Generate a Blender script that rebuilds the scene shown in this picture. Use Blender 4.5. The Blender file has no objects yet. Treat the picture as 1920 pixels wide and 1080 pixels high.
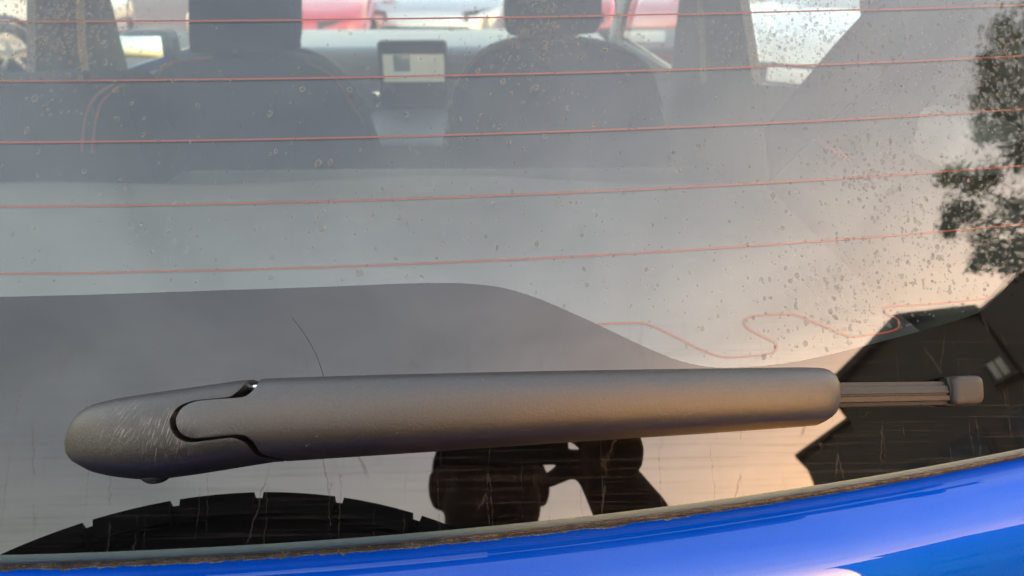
import bpy, bmesh, math, random
import numpy as np
from mathutils import Vector, Matrix, noise as mnoise
from mathutils.geometry import tessellate_polygon
R = math.radians
random.seed(7)
scene = bpy.context.scene
COL = scene.collection

# ------------------------------------------------------------------ camera, sky, sun, exposure
Z0 = 1.22451                      # height of the glass origin (car centre line, wiper height)
CAM = np.array([0.25, -0.32202915, 1.45])
YAW, PITCH = R(1.5), R(24.3)
FPX = 1450.0                      # focal length in pixels of the 1920 px photograph
cam = bpy.data.cameras.new("camera"); camo = bpy.data.objects.new("camera", cam); COL.objects.link(camo)
fw = np.array([math.sin(YAW)*math.cos(PITCH), math.cos(YAW)*math.cos(PITCH), -math.sin(PITCH)])
rt = np.cross(fw, [0, 0, 1]); rt /= np.linalg.norm(rt); up = np.cross(rt, fw)
camo.matrix_world = Matrix(((rt[0], up[0], -fw[0], CAM[0]), (rt[1], up[1], -fw[1], CAM[1]), (rt[2], up[2], -fw[2], CAM[2]), (0, 0, 0, 1)))
cam.sensor_width = 36; cam.lens = FPX/1920*36
cam.clip_start = 0.01; cam.clip_end = 2000
cam.dof.use_dof = True; cam.dof.focus_distance = 0.42; cam.dof.aperture_fstop = 12.0
scene.camera = camo

SUN_AZ, SUN_EL = R(45), R(3)     # azimuth counted from straight behind the car towards its right side
sdir = Vector((math.sin(SUN_AZ)*math.cos(SUN_EL), -math.cos(SUN_AZ)*math.cos(SUN_EL), math.sin(SUN_EL)))
w = bpy.data.worlds.new("World"); scene.world = w; w.use_nodes = True
nt = w.node_tree; bg = nt.nodes["Background"]
sky = nt.nodes.new("ShaderNodeTexSky"); sky.sky_type = 'NISHITA'; sky.sun_disc = False
sky.sun_elevation = SUN_EL; sky.sun_rotation = math.atan2(sdir.x, sdir.y)
sky.air_density = 1.15; sky.dust_density = 5.0; sky.ozone_density = 0.3; sky.altitude = 0
tint = nt.nodes.new("ShaderNodeMix"); tint.data_type = 'RGBA'; tint.blend_type = 'MULTIPLY'; tint.inputs[0].default_value = 1.0
tint.inputs[7].default_value = (1.02, 0.97, 1.05, 1)          # hazy, slightly rosy evening air
wtc = nt.nodes.new("ShaderNodeTexCoord"); wmp = nt.nodes.new("ShaderNodeMapping"); wmp.inputs[3].default_value = (1.3, 1.3, 3.0)
wno = nt.nodes.new("ShaderNodeTexNoise"); wno.inputs['Scale'].default_value = 2.6; wno.inputs['Detail'].default_value = 6; wno.inputs['Roughness'].default_value = .55; wno.inputs['Distortion'].default_value = .5
wrm = nt.nodes.new("ShaderNodeValToRGB"); wrm.color_ramp.elements[0].position = .3; wrm.color_ramp.elements[0].color = (.84, .85, .88, 1); wrm.color_ramp.elements[1].position = .72; wrm.color_ramp.elements[1].color = (1.22, 1.2, 1.18, 1)
cld = nt.nodes.new("ShaderNodeMix"); cld.data_type = 'RGBA'; cld.blend_type = 'MULTIPLY'; cld.inputs[0].default_value = 1.0   # thin veils of cloud over the whole sky
nt.links.new(wtc.outputs['Generated'], wmp.inputs[0]); nt.links.new(wmp.outputs[0], wno.inputs['Vector']); nt.links.new(wno.outputs['Fac'], wrm.inputs[0])
nt.links.new(sky.outputs[0], tint.inputs[6]); nt.links.new(tint.outputs[2], cld.inputs[6]); nt.links.new(wrm.outputs[0], cld.inputs[7]); nt.links.new(cld.outputs[2], bg.inputs[0]); bg.inputs[1].default_value = 0.15
sl = bpy.data.lights.new("sun", 'SUN'); so = bpy.data.objects.new("sun", sl); COL.objects.link(so)
sl.energy = 1.2; sl.angle = R(0.5); sl.color = (1.0, 0.9, 0.76)
so.rotation_euler = sdir.to_track_quat('Z', 'Y').to_euler()
so.location = (6, -6, 12)
vs = scene.view_settings; vs.view_transform = 'Standard'; vs.look = 'None'; vs.gamma = 1.0; vs.use_curve_mapping = False
vs.exposure = 5.15

# ------------------------------------------------------------------ glass geometry helpers
T = R(35); KU, KV = 0.22, 0.15
O = np.array([0, 0, Z0]); VX = np.array([1.0, 0, 0])
VV = np.array([0, math.sin(T), math.cos(T)]); NN = np.array([0, -math.cos(T), math.sin(T)])
def S(u, v, h=0.0):               # point on the curved rear glass, h metres above its outer face
    n = NN + KU*u*VX + KV*v*VV; n /= np.linalg.norm(n)
    return O + u*VX + v*VV - (KU*u*u/2 + KV*v*v/2)*NN + h*n
def ray(x, y):
    d = fw + (x-960)/FPX*rt - (y-540)/FPX*up
    return d/np.linalg.norm(d)
def hit(x, y, h=0.0):             # glass coordinates (u, v) of a photograph point
    d = ray(x, y); t = .4
    for i in range(12):
        P = CAM + t*d - O; u = P[0]; v = P@VV
        g = P@NN + KU*u*u/2 + KV*v*v/2 - h
        t -= g/(d@NN + KU*u*d[0] + KV*v*(d@VV))
    P = CAM + t*d - O
    return float(P[0]), float(P@VV)
def refl(x, y, t):                # point at distance t along the mirrored view
    u, v = hit(x, y); n = NN + KU*u*VX + KV*v*VV; n /= np.linalg.norm(n); d = ray(x, y)
    return S(u, v) + t*(d - 2*(d@n)*n)
def at_y(x, y, Y): d = ray(x, y); return CAM + d*((Y-CAM[1])/d[1])
def at_x(x, y, X): d = ray(x, y); return CAM + d*((X-CAM[0])/d[0])
def vE(u): return -.058 + .148*u*u           # lower edge of the glass
def catmull(P, n=8):
    P = [np.array(p, float) for p in P]; out = []
    for i in range(len(P)-1):
        a = P[max(i-1, 0)]; b = P[i]; c = P[i+1]; d = P[min(i+2, len(P)-1)]
        for k in range(n):
            t = k/n
            out.append(.5*(2*b + (c-a)*t + (2*a-5*b+4*c-d)*t*t + (3*b-a-3*c+d)*t**3))
    out.append(P[-1]); return out
def lerpt(x, tab):
    return float(np.interp(x, [a for a, b in tab], [b for a, b in tab]))

# ------------------------------------------------------------------ object helpers
def put(name, me, mat=None, parent=None, smooth=True):
    o = bpy.data.objects.new(name, me); COL.objects.link(o)
    if mat is not None:
        for m in (mat if isinstance(mat, (list, tuple)) else [mat]): me.materials.append(m)
    if parent is not None: o.parent = parent
    if smooth: me.polygons.foreach_set("use_smooth", [True]*len(me.polygons))
    return o
def mk(name, V, F, mat=None, parent=None, smooth=True, uv=None):
    me = bpy.data.meshes.new(name); me.from_pydata([tuple(map(float, p)) for p in V], [], F); me.update()
    if uv is not None:
        l = me.uv_layers.new(name="UVMap")
        l.data.foreach_set("uv", [c for lp in me.loops for c in uv[lp.vertex_index]])
    return put(name, me, mat, parent, smooth)
def from_bm(name, bm, mat=None, parent=None, smooth=False, autosmooth=None):
    me = bpy.data.meshes.new(name); bm.to_mesh(me); bm.free()
    o = put(name, me, mat, parent, smooth)
    if autosmooth: me.set_sharp_from_angle(angle=R(autosmooth))
    return o
def tag(o, label=None, cat=None, group=None, kind=None):
    if label: o["label"] = label
    if cat: o["category"] = cat
    if group: o["group"] = group
    if kind: o["kind"] = kind
    return o
def empty(name, loc=(0, 0, 0), rz=0):
    o = bpy.data.objects.new(name, None); COL.objects.link(o); o.location = loc; o.rotation_euler = (0, 0, rz); o.empty_display_size = .1; return o
def grid_faces(n, m, closed=False):
    F = []
    for i in range(n-1):
        for j in range(m if closed else m-1):
            F.append((i*m+j, i*m+(j+1) % m, (i+1)*m+(j+1) % m, (i+1)*m+j))
    return F
def bm_box(bm, c, s, bev=0.0, rot=None, seg=2):
    M = Matrix.Translation(c)
    if rot is not None: M = M @ rot.to_4x4()
    M = M @ Matrix.Diagonal((s[0], s[1], s[2], 1))
    r = bmesh.ops.create_cube(bm, size=1.0, matrix=M)
    if bev:
        es = list({e for v in r['verts'] for e in v.link_edges})
        bmesh.ops.bevel(bm, geom=es, offset=bev, segments=seg, profile=.5, affect='EDGES', clamp_overlap=True)
def box(name, c, s, mat, parent=None, bev=0.0, rot=None, seg=2):
    bm = bmesh.new(); bm_box(bm, c, s, bev, rot, seg)
    return from_bm(name, bm, mat, parent, smooth=bev > 0, autosmooth=35 if bev else None)
def lathe(name, prof, mat, parent=None, n=48, M=None, closed=True):   # prof: (radius, axial); axis = local Y
    V = []; m = len(prof)
    for i in range(n):
        a = 2*math.pi*i/n
        for r, y in prof: V.append((r*math.cos(a), y, r*math.sin(a)))
    F = []
    for i in range(n):
        k = (i+1) % n
        for j in range(m if closed else m-1): F.append((i*m+j, i*m+(j+1) % m, k*m+(j+1) % m, k*m+j))
    if M is not None: V = [M @ Vector(p) for p in V]
    return mk(name, V, F, mat, parent)
def prism(name, poly2, fn, a, b, mat, parent=None, smooth=False):     # poly2 extruded between fn(p,a) and fn(p,b)
    n = len(poly2); V = [fn(p, a) for p in poly2] + [fn(p, b) for p in poly2]
    tri = tessellate_polygon([[Vector((p[0], p[1], 0)) for p in poly2]])
    F = [tuple(t) for t in tri] + [tuple(n+i for i in reversed(t)) for t in tri] + [(i, (i+1) % n, n+(i+1) % n, n+i) for i in range(n)]
    o = mk(name, V, F, mat, parent, smooth); fixn(o); return o
def fixn(o):
    bm = bmesh.new(); bm.from_mesh(o.data); bmesh.ops.recalc_face_normals(bm, faces=bm.faces); bm.to_mesh(o.data); bm.free()
def plate(name, outer, holes, fn, a, b, mat, parent=None):            # flat plate with holes
    loops = [outer] + holes; pts = [p for l in loops for p in l]; n = len(pts)
    tri = tessellate_polygon([[Vector((p[0], p[1], 0)) for p in l] for l in loops])
    V = [fn(p, a) for p in pts] + [fn(p, b) for p in pts]
    F = [tuple(t) for t in tri] + [tuple(n+i for i in reversed(t)) for t in tri]
    s = 0
    for l in loops:
        k = len(l); F += [(s+i, s+(i+1) % k, n+s+(i+1) % k, n+s+i) for i in range(k)]; s += k
    o = mk(name, V, F, mat, parent, False); fixn(o); return o
def tube(name, pts, rad, mat, parent=None, n=8, flat=1.0):
    pts = [Vector(tuple(map(float, p))) for p in pts]; V = []
    for i, p in enumerate(pts):
        t = (pts[min(i+1, len(pts)-1)] - pts[max(i-1, 0)]).normalized()
        a = t.cross(Vector((0, 0, 1)));  a = a.normalized() if a.length > 1e-4 else Vector((1, 0, 0))
        b = t.cross(a); r = rad[i] if isinstance(rad, (list, tuple)) else rad
        for k in range(n):
            q = 2*math.pi*k/n; V.append(p + a*r*math.cos(q) + b*r*math.sin(q)*flat)
    F = grid_faces(len(pts), n, True) + [tuple(range(n))[::-1], tuple((len(pts)-1)*n+i for i in range(n))]
    return mk(name, V, F, mat, parent)

# ------------------------------------------------------------------ materials
class NB:
    def __init__(s, name):
        s.m = bpy.data.materials.new(name); s.m.use_nodes = True; s.t = s.m.node_tree; s.n = s.t.nodes; s.n.clear()
        s.out = s.n.new("ShaderNodeOutputMaterial")
    def add(s, typ, **kw):
        n = s.n.new("ShaderNode"+typ)
        for k, v in kw.items():
            if k[0] == 'i' and k[1:].isdigit(): s.set(n.inputs[int(k[1:])], v)
            elif k in n.inputs: s.set(n.inputs[k], v)
            elif k.replace('_', ' ') in n.inputs: s.set(n.inputs[k.replace('_', ' ')], v)
            else: setattr(n, k, v)
        return n
    def set(s, sock, v):
        if isinstance(v, bpy.types.NodeSocket): s.t.links.new(v, sock)
        elif isinstance(v, bpy.types.Node): s.t.links.new(v.outputs[0], sock)
        else: sock.default_value = v
    def math(s, op, a, b=0.0, clamp=False):
        n = s.n.new("ShaderNodeMath"); n.operation = op; n.use_clamp = clamp; s.set(n.inputs[0], a); s.set(n.inputs[1], b); return n.outputs[0]
    def ramp(s, f, stops):
        n = s.n.new("ShaderNodeValToRGB"); e = n.color_ramp.elements
        while len(e) < len(stops): e.new(.5)
        for x, (p, c) in zip(e, stops):
            x.position = p; x.color = (c, c, c, 1) if not isinstance(c, tuple) else (*c, 1)
        s.set(n.inputs[0], f); return n.outputs[0]
    def mixc(s, f, a, b, mode='MIX'):
        n = s.n.new("ShaderNodeMix"); n.data_type = 'RGBA'; n.blend_type = mode
        s.set(n.inputs[0], f)
        for i, v in ((6, a), (7, b)):
            s.set(n.inputs[i], (*v, 1) if isinstance(v, tuple) and len(v) == 3 else v)
        return n.outputs[2]
    def smix(s, f, a, b): n = s.add("MixShader"); s.set(n.inputs[0], f); s.set(n.inputs[1], a); s.set(n.inputs[2], b); return n.outputs[0]
    def noise(s, vec, scale, detail=3, rough=.55, dist=0.0):
        n = s.add("TexNoise", Scale=scale, Detail=detail, Roughness=rough, Distortion=dist)
        if vec is not None: s.set(n.inputs['Vector'], vec)
        return n.outputs['Fac']
    def mapv(s, vec, scale=(1, 1, 1), rot=(0, 0, 0), loc=(0, 0, 0)):
        n = s.add("Mapping"); s.set(n.inputs[0], vec); n.inputs[1].default_value = loc; n.inputs[2].default_value = rot; n.inputs[3].default_value = scale; return n.outputs[0]
    def done(s, sh): s.t.links.new(sh if isinstance(sh, bpy.types.NodeSocket) else sh.outputs[0], s.out.inputs[0]); return s.m

def pbr(name, col, rough=.5, metal=0.0, spec=.5, var=.15, scale=40, bump=0.0, bscale=300, coat=0.0, emis=None, coords='Object'):
    b = NB(name); tc = b.add("TexCoord"); v = tc.outputs[coords]
    f = b.noise(v, scale, 4)
    c = b.mixc(f, tuple(x*(1-var) for x in col), tuple(min(1, x*(1+var)) for x in col))
    p = b.add("BsdfPrincipled"); b.set(p.inputs['Base Color'], c)
    b.set(p.inputs['Roughness'], b.math('ADD', b.math('MULTIPLY', f, .15), rough-.075))
    p.inputs['Metallic'].default_value = metal; p.inputs['Specular IOR Level'].default_value = spec; p.inputs['Coat Weight'].default_value = coat
    p.inputs['Coat Roughness'].default_value = .03
    if bump:
        bp = b.add("Bump", Strength=1.0, Distance=bump); b.set(bp.inputs['Height'], b.noise(v, bscale, 2)); b.set(p.inputs['Normal'], bp)
    if emis: p.inputs['Emission Color'].default_value = (*emis[0], 1); p.inputs['Emission Strength'].default_value = emis[1]
    return b.done(p)

def glass_mat(name, tint=(.86, .9, .88), dirt=True, frit=False):
    b = NB(name)
    fr = b.add("Fresnel"); gg = b.add("NewGeometry")
    b.set(fr.inputs[0], b.math('ADD', b.math('MULTIPLY', gg.outputs['Backfacing'], 1/1.52-1.52), 1.52))
    tr = b.add("BsdfTransparent", Color=(*tint, 1)); gl = b.add("BsdfGlossy", Color=(1, 1, 1, 1), Roughness=0.0)
    sh = b.smix(fr.outputs[0], tr, gl)
    if frit:
        pr = b.add("BsdfPrincipled"); pr.inputs['Base Color'].default_value = (.0012, .0012, .0014, 1); pr.inputs['Roughness'].default_value = .015; pr.inputs['IOR'].default_value = 1.52
        sh = pr.outputs[0]
    if dirt:
        uv = b.add("UVMap").outputs[0]
        sx = b.add("SeparateXYZ"); b.set(sx.inputs[0], uv); u, v = sx.outputs[0], sx.outputs[1]
        film = b.ramp(b.noise(uv, 9, 5, .6), [(.3, .0), (.8, 1.0)])
        grain = b.ramp(b.noise(b.mapv(uv, (120, 1300, 1), (0, 0, R(2))), 1.0, 3, .7), [(.35, .35), (.7, 1.0)])
        streak = b.ramp(b.noise(b.mapv(uv, (9, 480, 1), (0, 0, R(1.5))), 1.0, 4, .65), [(.50, 0.0), (.72, 1.0)])
        runs = b.ramp(b.noise(b.mapv(uv, (330, 9, 1)), 1.0, 3, .6, .3), [(.56, 0.0), (.8, 1.0)])
        low = b.ramp(v, [(.0, 1.0), (.04, 0.0)])           # the park zone below the wiper sweep
        low = b.ramp(b.math('ADD', v, .0), [(.0, 1.0), (.07, .0)])
        # dried rivulets: crooked thin vertical lines in the park zone
        nv = b.add("TexNoise", Scale=160.0, Detail=6.0, Roughness=.65); b.set(nv.inputs['Vector'], uv)
        wob = b.math('MULTIPLY', b.math('SUBTRACT', nv.outputs['Fac'], .5), .0045)
        cell = b.add("TexVoronoi", feature='DISTANCE_TO_EDGE', Scale=1.0)
        cv = b.add("CombineXYZ"); b.set(cv.inputs[0], b.math('MULTIPLY', b.math('ADD', u, wob), 60)); b.set(cv.inputs[1], b.math('MULTIPLY', v, 5))
        b.set(cell.inputs['Vector'], cv)
        line = b.ramp(cell.outputs['Distance'], [(.003, 1.0), (.011, 0.0)])
        brk = b.ramp(b.noise(b.mapv(uv, (60, 30, 1), loc=(.3, .2, 0)), 1.0, 3, .6), [(.46, 0.0), (.56, 1.0)])
        fine = b.ramp(b.noise(b.mapv(uv, (9, 22, 1)), 1.0, 2), [(.45, .0), (.7, 1.0)])
        line = b.math('MULTIPLY', b.math('MULTIPLY', line, brk), b.math('MULTIPLY', low, .34))
        specks = b.add("TexVoronoi", Scale=170.0); b.set(specks.inputs['Vector'], uv)
        sp = b.math('MULTIPLY', b.ramp(specks.outputs['Distance'], [(.05, 1.0), (.09, 0.0)]), b.ramp(b.noise(uv, 55, 2), [(.62, 0.0), (.7, 1.0)]))
        d = b.math('MULTIPLY', film, .025)
        d = b.math('ADD', d, b.math('MULTIPLY', streak, b.math('MULTIPLY', b.math('ADD', low, .08), .34)))
        d = b.math('ADD', d, b.math('MULTIPLY', b.math('MULTIPLY', runs, fine), .14))
        d = b.math('MULTIPLY', d, grain); d = b.math('ADD', d, .006)
        d = b.math('ADD', d, line); d = b.math('ADD', d, b.math('MULTIPLY', sp, .25), True)
        df = b.add("BsdfDiffuse", Color=(.042, .036, .03, 1))
        sh = b.smix(d, sh, df)
    return b.done(sh)

M = {}
M['glass'] = glass_mat("rear_glass", (.67, .722, .712))
M['glass_in'] = glass_mat("rear_glass_inner_face", (.93, .94, .945), False)
M['pane'] = glass_mat("window_pane", (.52, .55, .55), False)
M['frit'] = glass_mat("glass_over_black_print", frit=True)
M['heat'] = pbr("heating_line_print", (.16, .034, .018), .6, spec=.2, var=.1)
M['gedge'] = pbr("ground_glass_edge", (.075, .10, .09), .4, spec=.4, scale=200)
M['pit2'] = pbr("dark_smear", (.022, .021, .02), .9, spec=.1)
M['black'] = pbr("black_plastic", (.02, .02, .021), .55)
M['rubber'] = pbr("tyre_rubber", (.016, .016, .017), .8, spec=.25, scale=120)
M['alloy'] = pbr("alloy_rim", (.5, .5, .5), .3, metal=.9)
M['seat'] = pbr("seat_fabric", (.014, .014, .017), .9, spec=.15, bump=.0006, bscale=900)
M['stitch'] = pbr("orange_stitching", (.13, .042, .022), .7)
M['dash'] = pbr("dashboard_plastic", (.22, .24, .26), .45, scale=8)
M['trim'] = pbr("interior_trim", (.07, .07, .075), .7)
M['side'] = pbr("side_trim_plastic", (.11, .11, .108), .8)
M['light_trim'] = pbr("pale_interior_trim", (.38, .37, .35), .8)
M['cover'] = pbr("cargo_cover_cloth", (.20, .20, .20), .9, var=.3, scale=4, bump=.0004, bscale=700)
M['belt'] = pbr("seat_belt_webbing", (.45, .42, .36), .8, scale=200)
M['chrome'] = pbr("bright_metal", (.7, .7, .7), .2, metal=1.0)
M['screen'] = pbr("display_painted_reflection", (.3, .3, .26), .3, emis=((.85, .82, .62), .010))  # screen is off; its pale sky reflection is painted in as emission
M['screen_dark'] = pbr("display_dim_reflection", (.05, .06, .06), .2, emis=((.5, .55, .5), .004))  # darker bar within the painted screen reflection, also emissive
M['orange'] = pbr("orange_plastic", (.55, .12, .05), .5)

def wiper_mat(name="wiper_plastic", spec=.50):
    b = NB(name); tc = b.add("TexCoord"); v = tc.outputs['Object']
    big = b.noise(v, 30, 4, .6); grain = b.noise(v, 1000, 3, .65)
    c = b.mixc(big, (.012, .0113, .011), (.024, .0215, .0205))
    # rubbed streaks on the pivot end
    def dotv(w_): n_ = b.add("VectorMath", operation='DOT_PRODUCT'); b.set(n_.inputs[0], v); n_.inputs[1].default_value = tuple(map(float, w_)); return n_.outputs['Value']
    c0 = S(*hit(262, 812, .03), .03)
    def streaks(deg, px, py, rad, amt):
        d_ = math.cos(R(deg))*VX + math.sin(R(deg))*VV; e_ = -math.sin(R(deg))*VX + math.cos(R(deg))*VV
        cv = b.add("CombineXYZ"); b.set(cv.inputs[0], b.math('MULTIPLY', dotv(d_), 150)); b.set(cv.inputs[1], b.math('MULTIPLY', dotv(e_), 1500))
        st = b.ramp(b.noise(cv.outputs[0], 1.0, 2, .5), [(.54, 0.0), (.70, 1.0)])
        d = b.add("VectorMath", operation='DISTANCE'); b.set(d.inputs[0], v); d.inputs[1].default_value = tuple(S(*hit(px, py, .03), .03))
        k_ = b.ramp(d.outputs['Value'], [(rad*.35, 1.0), (rad, 0.0)])
        return b.math('MULTIPLY', b.math('MULTIPLY', st, k_), amt)
    sc = b.math('ADD', streaks(58, 225, 800, .016, .55), streaks(72, 310, 820, .017, .9), True)
    c = b.mixc(sc, c, (.17, .16, .155)); c = b.mixc(b.math('MULTIPLY', b.ramp(grain, [(.3, 1.0), (.7, 0.0)]), .6), c, (.005, .0045, .004))
    dust = b.ramp(b.noise(v, 420, 3, .7), [(.60, 0.0), (.75, 1.0)])
    c = b.mixc(b.math('MULTIPLY', dust, .12), c, (.1, .09, .08))
    p = b.add("BsdfPrincipled"); b.set(p.inputs['Base Color'], c)
    b.set(p.inputs['Roughness'], b.math('ADD', b.math('MULTIPLY', big, .10), .43)); p.inputs['Specular IOR Level'].default_value = spec
    bp = b.add("Bump", Strength=1.0, Distance=.00024); b.set(bp.inputs['Height'], grain); b.set(p.inputs['Normal'], bp)
    return b.done(p)
M['wiper'] = wiper_mat(); M['wiper_worn'] = wiper_mat("worn_wiper_plastic", .38)
def paint_mat(name, col, dirty=True):
    b = NB(name); tc = b.add("TexCoord"); v = tc.outputs['Object']
    fl = b.add("TexVoronoi", Scale=2600.0); b.set(fl.inputs['Vector'], v)
    c = b.mixc(fl.outputs['Distance'], tuple(x*.75 for x in col), tuple(min(1, x*1.35) for x in col))
    p = b.add("BsdfPrincipled"); b.set(p.inputs['Base Color'], c)
    p.inputs['Metallic'].default_value = .25; p.inputs['Roughness'].default_value = .42; p.inputs['Specular IOR Level'].default_value = 0.0; p.inputs['Coat Weight'].default_value = .6; p.inputs['Coat Roughness'].default_value = .015
    sh = p.outputs[0]
    if dirty:
        dm = b.math('MULTIPLY', b.ramp(b.noise(v, 25, 5, .65), [(.45, 0.0), (.8, 1.0)]), .012)
        sp = b.ramp(b.noise(v, 700, 2, .6), [(.73, 0.0), (.78, 1.0)])
        d = b.math('ADD', dm, b.math('MULTIPLY', sp, .12), True)
        df = b.add("BsdfDiffuse", Color=(.3, .28, .27, 1)); sh = b.smix(d, sh, df)
    return b.done(sh)
M['blue'] = paint_mat("metallic_blue_paint", (.0001, .036, .25))
def dirt_mat():
    b = NB("grit_in_gap"); tc = b.add("TexCoord"); v = tc.outputs['Object']
    n = b.noise(v, 1100, 3, .7); m = b.noise(v, 160, 3, .6)
    c = b.mixc(b.ramp(n, [(.35, 0.0), (.72, 1.0)]), (.012, .011, .010), (.16, .13, .10))
    c = b.mixc(b.ramp(m, [(.4, 0.0), (.65, 1.0)]), c, (.028, .023, .021))
    w_ = b.ramp(b.noise(v, 1500, 1), [(.70, 0.0), (.74, 1.0)])
    c = b.mixc(w_, c, (.30, .27, .24))
    p = b.add("BsdfPrincipled"); b.set(p.inputs['Base Color'], c); p.inputs['Roughness'].default_value = .9; p.inputs['Specular IOR Level'].default_value = .2
    bp = b.add("Bump", Strength=1.0, Distance=.0006); b.set(bp.inputs['Height'], n); b.set(p.inputs['Normal'], bp)
    return b.done(p)
M['dirt'] = dirt_mat()
def drop_mat():
    b = NB("water_spot"); uv = b.add("UVMap").outputs[0]; sx = b.add("SeparateXYZ"); b.set(sx.inputs[0], uv)
    rim = b.ramp(sx.outputs[0], [(.62, 0.0), (.80, 1.0), (.98, .3)])
    tr = b.add("BsdfTransparent", Color=(.80, .80, .79, 1)); df = b.add("BsdfDiffuse", Color=(.20, .21, .225, 1))
    return b.done(b.smix(b.math('ADD', b.math('MULTIPLY', rim, .22), .10), tr, df))
M['drop'] = drop_mat()

# ------------------------------------------------------------------ ground
def ground_mat():
    b = NB("parking_concrete"); tc = b.add("TexCoord"); v = tc.outputs['Object']
    n = b.noise(v, .6, 6, .6); f = b.noise(v, 60, 3, .6)
    c = b.mixc(n, (.035, .034, .031), (.065, .06, .055)); c = b.mixc(b.math('MULTIPLY', f, .4), c, (.18, .17, .16))
    p = b.add("BsdfPrincipled"); b.set(p.inputs['Base Color'], c); p.inputs['Roughness'].default_value = .9
    bp = b.add("Bump", Distance=.004); b.set(bp.inputs['Height'], f); b.set(p.inputs['Normal'], bp)
    return b.done(p)
gm = ground_mat()
n = 41; xs = np.linspace(-1, 1, n); xs = np.sign(xs)*np.abs(xs)**3*500
g = mk("ground", [(x, y, 0) for x in xs for y in xs], grid_faces(n, n), gm); tag(g, kind='structure'); fixn(g)
if g.data.polygons[0].normal.z < 0: g.data.flip_normals()

# ------------------------------------------------------------------ the blue car: root
car = empty("car", (0, 1.6, 0)); bpy.context.view_layer.update()
tag(car, "blue hatchback with dirty curved rear window and black rear wiper", "car")
PINV = car.matrix_world.inverted()
def under(o, p=None, label=None):          # parent, keeping the world place
    o.parent = p or car
    if p is None or p == car: o.matrix_parent_inverse = PINV
    if label: o["label"] = label
    return o

# rear window: outer and inner face, rounded outline
UM, VT = .70, .50
def outline(n=220):                         # outer outline of the glass in (u, v), counter-clockwise from the lower left
    P = []
    base = [(u, vE(u)) for u in np.linspace(-.60, .60, 41)] + [(UM-.02, .05), (UM, .12), (UM-.01, .25), (UM-.05, VT-.06), (UM-.12, VT), (0, VT+.012), (-UM+.12, VT), (-UM+.05, VT-.06), (-UM+.01, .25), (-UM, .12), (-UM+.02, .05)]
    c = catmull(base + [base[0]], 6)[:-1]
    return c
OUT = outline()
ctr = np.array([0, .37])
def ang_sorted(P, A):                      # radius of a star-shaped outline at given angles
    P = np.array(P) - ctr; a = np.arctan2(P[:, 1], P[:, 0]); r = np.hypot(P[:, 0], P[:, 1]); i = np.argsort(a); a = a[i]; r = r[i]
    a3 = np.r_[a-2*np.pi, a, a+2*np.pi]; return np.interp(A, a3, np.r_[r, r, r])
NA = 720
AA = np.linspace(-np.pi, np.pi, NA, endpoint=False)
rO = ang_sorted(OUT, AA)
def sheet(name, h, mat, rr_, flip=False):
    nr = 60; V = []; UV = []
    for k in range(1, nr+1):
        for i in range(NA):
            q = ctr + rr_[i]*k/nr*np.array([math.cos(AA[i]), math.sin(AA[i])]); V.append(S(q[0], q[1], h)); UV.append((q[0], q[1]))
    F = grid_faces(nr, NA, True); V.append(S(*ctr, h)); UV.append(tuple(ctr)); F += [(len(V)-1, i, (i+1) % NA) for i in range(NA)]
    o = mk(name, V, F, mat, None, True, UV); fixn(o)
    nrm = o.data.polygons[0].normal
    if (nrm @ Vector(NN) < 0) != flip: o.data.flip_normals()
    return o
# frit: black printed border with a raised middle
px_b = [(0, 558), (150, 553), (300, 548), (450, 543), (600, 538), (720, 533), (810, 530.5), (880, 532), (940, 539), (1000, 556), (1060, 581), (1120, 608), (1180, 637), (1240, 664), (1290, 681), (1340, 689), (1400, 688), (1480, 680), (1560, 664), (1650, 641), (1752, 613), (1817, 593), (1844, 580), (1873, 553), (1897, 527), (1920, 498)]
bd = [hit(*p) for p in px_b]; bd = [(0.0, bd[0][1]+.0004)] + [p for p in bd if p[0] > .01]
e = bd[-1]; right = bd + [(e[0]+.022, e[1]+.028), (e[0]+.048, e[1]+.065), (e[0]+.062, e[1]+.11), (e[0]+.06, .27), (e[0]+.045, .38), (e[0]+.01, .44), (e[0]-.04, .463), (e[0]-.2, .467), (0, .468)]
clear = catmull(right, 5); clear = clear + [np.array((-p[0], p[1])) for p in clear[1:-1]]
rC = ang_sorted(clear, AA); rC = np.minimum(rC, rO-.02)
rw = under(sheet("rear_window", 0, M['glass'], rC), label="dirty curved rear window with water spots and heating lines")
inner = under(sheet("inner_glass_face", -.0042, M['glass_in'], rC), rw)
# ground edge of the pane, a rounded bevel all round
V = []; prof = [(-.0046, .0), (-.0036, -.00025), (-.0018, -.0011), (-.0006, -.0021), (0, -.0034), (0, -.0046), (-.004, -.0048)]
for dr, h in prof:
    for i in range(NA):
        q = ctr + (rO[i]+dr)*np.array([math.cos(AA[i]), math.sin(AA[i])]); V.append(S(q[0], q[1], h))
ge = under(mk("glass_edge", V, grid_faces(len(prof), NA, True), M['gedge']), rw, "greenish ground edge of the glass")
V = []; UV = []; nr = 30
for k in range(nr):
    f = k/(nr-1)
    for i in range(NA):
        r = rC[i]*(1-f) + (rO[i]-.0046)*f; q = ctr + r*np.array([math.cos(AA[i]), math.sin(AA[i])]); V.append(S(q[0], q[1], 0)); UV.append((q[0], q[1]))
frit = under(mk("frit_border", V, grid_faces(nr, NA, True), M['frit'], None, True, UV), rw, "black printed border of the rear window")
fixn(frit)
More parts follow.
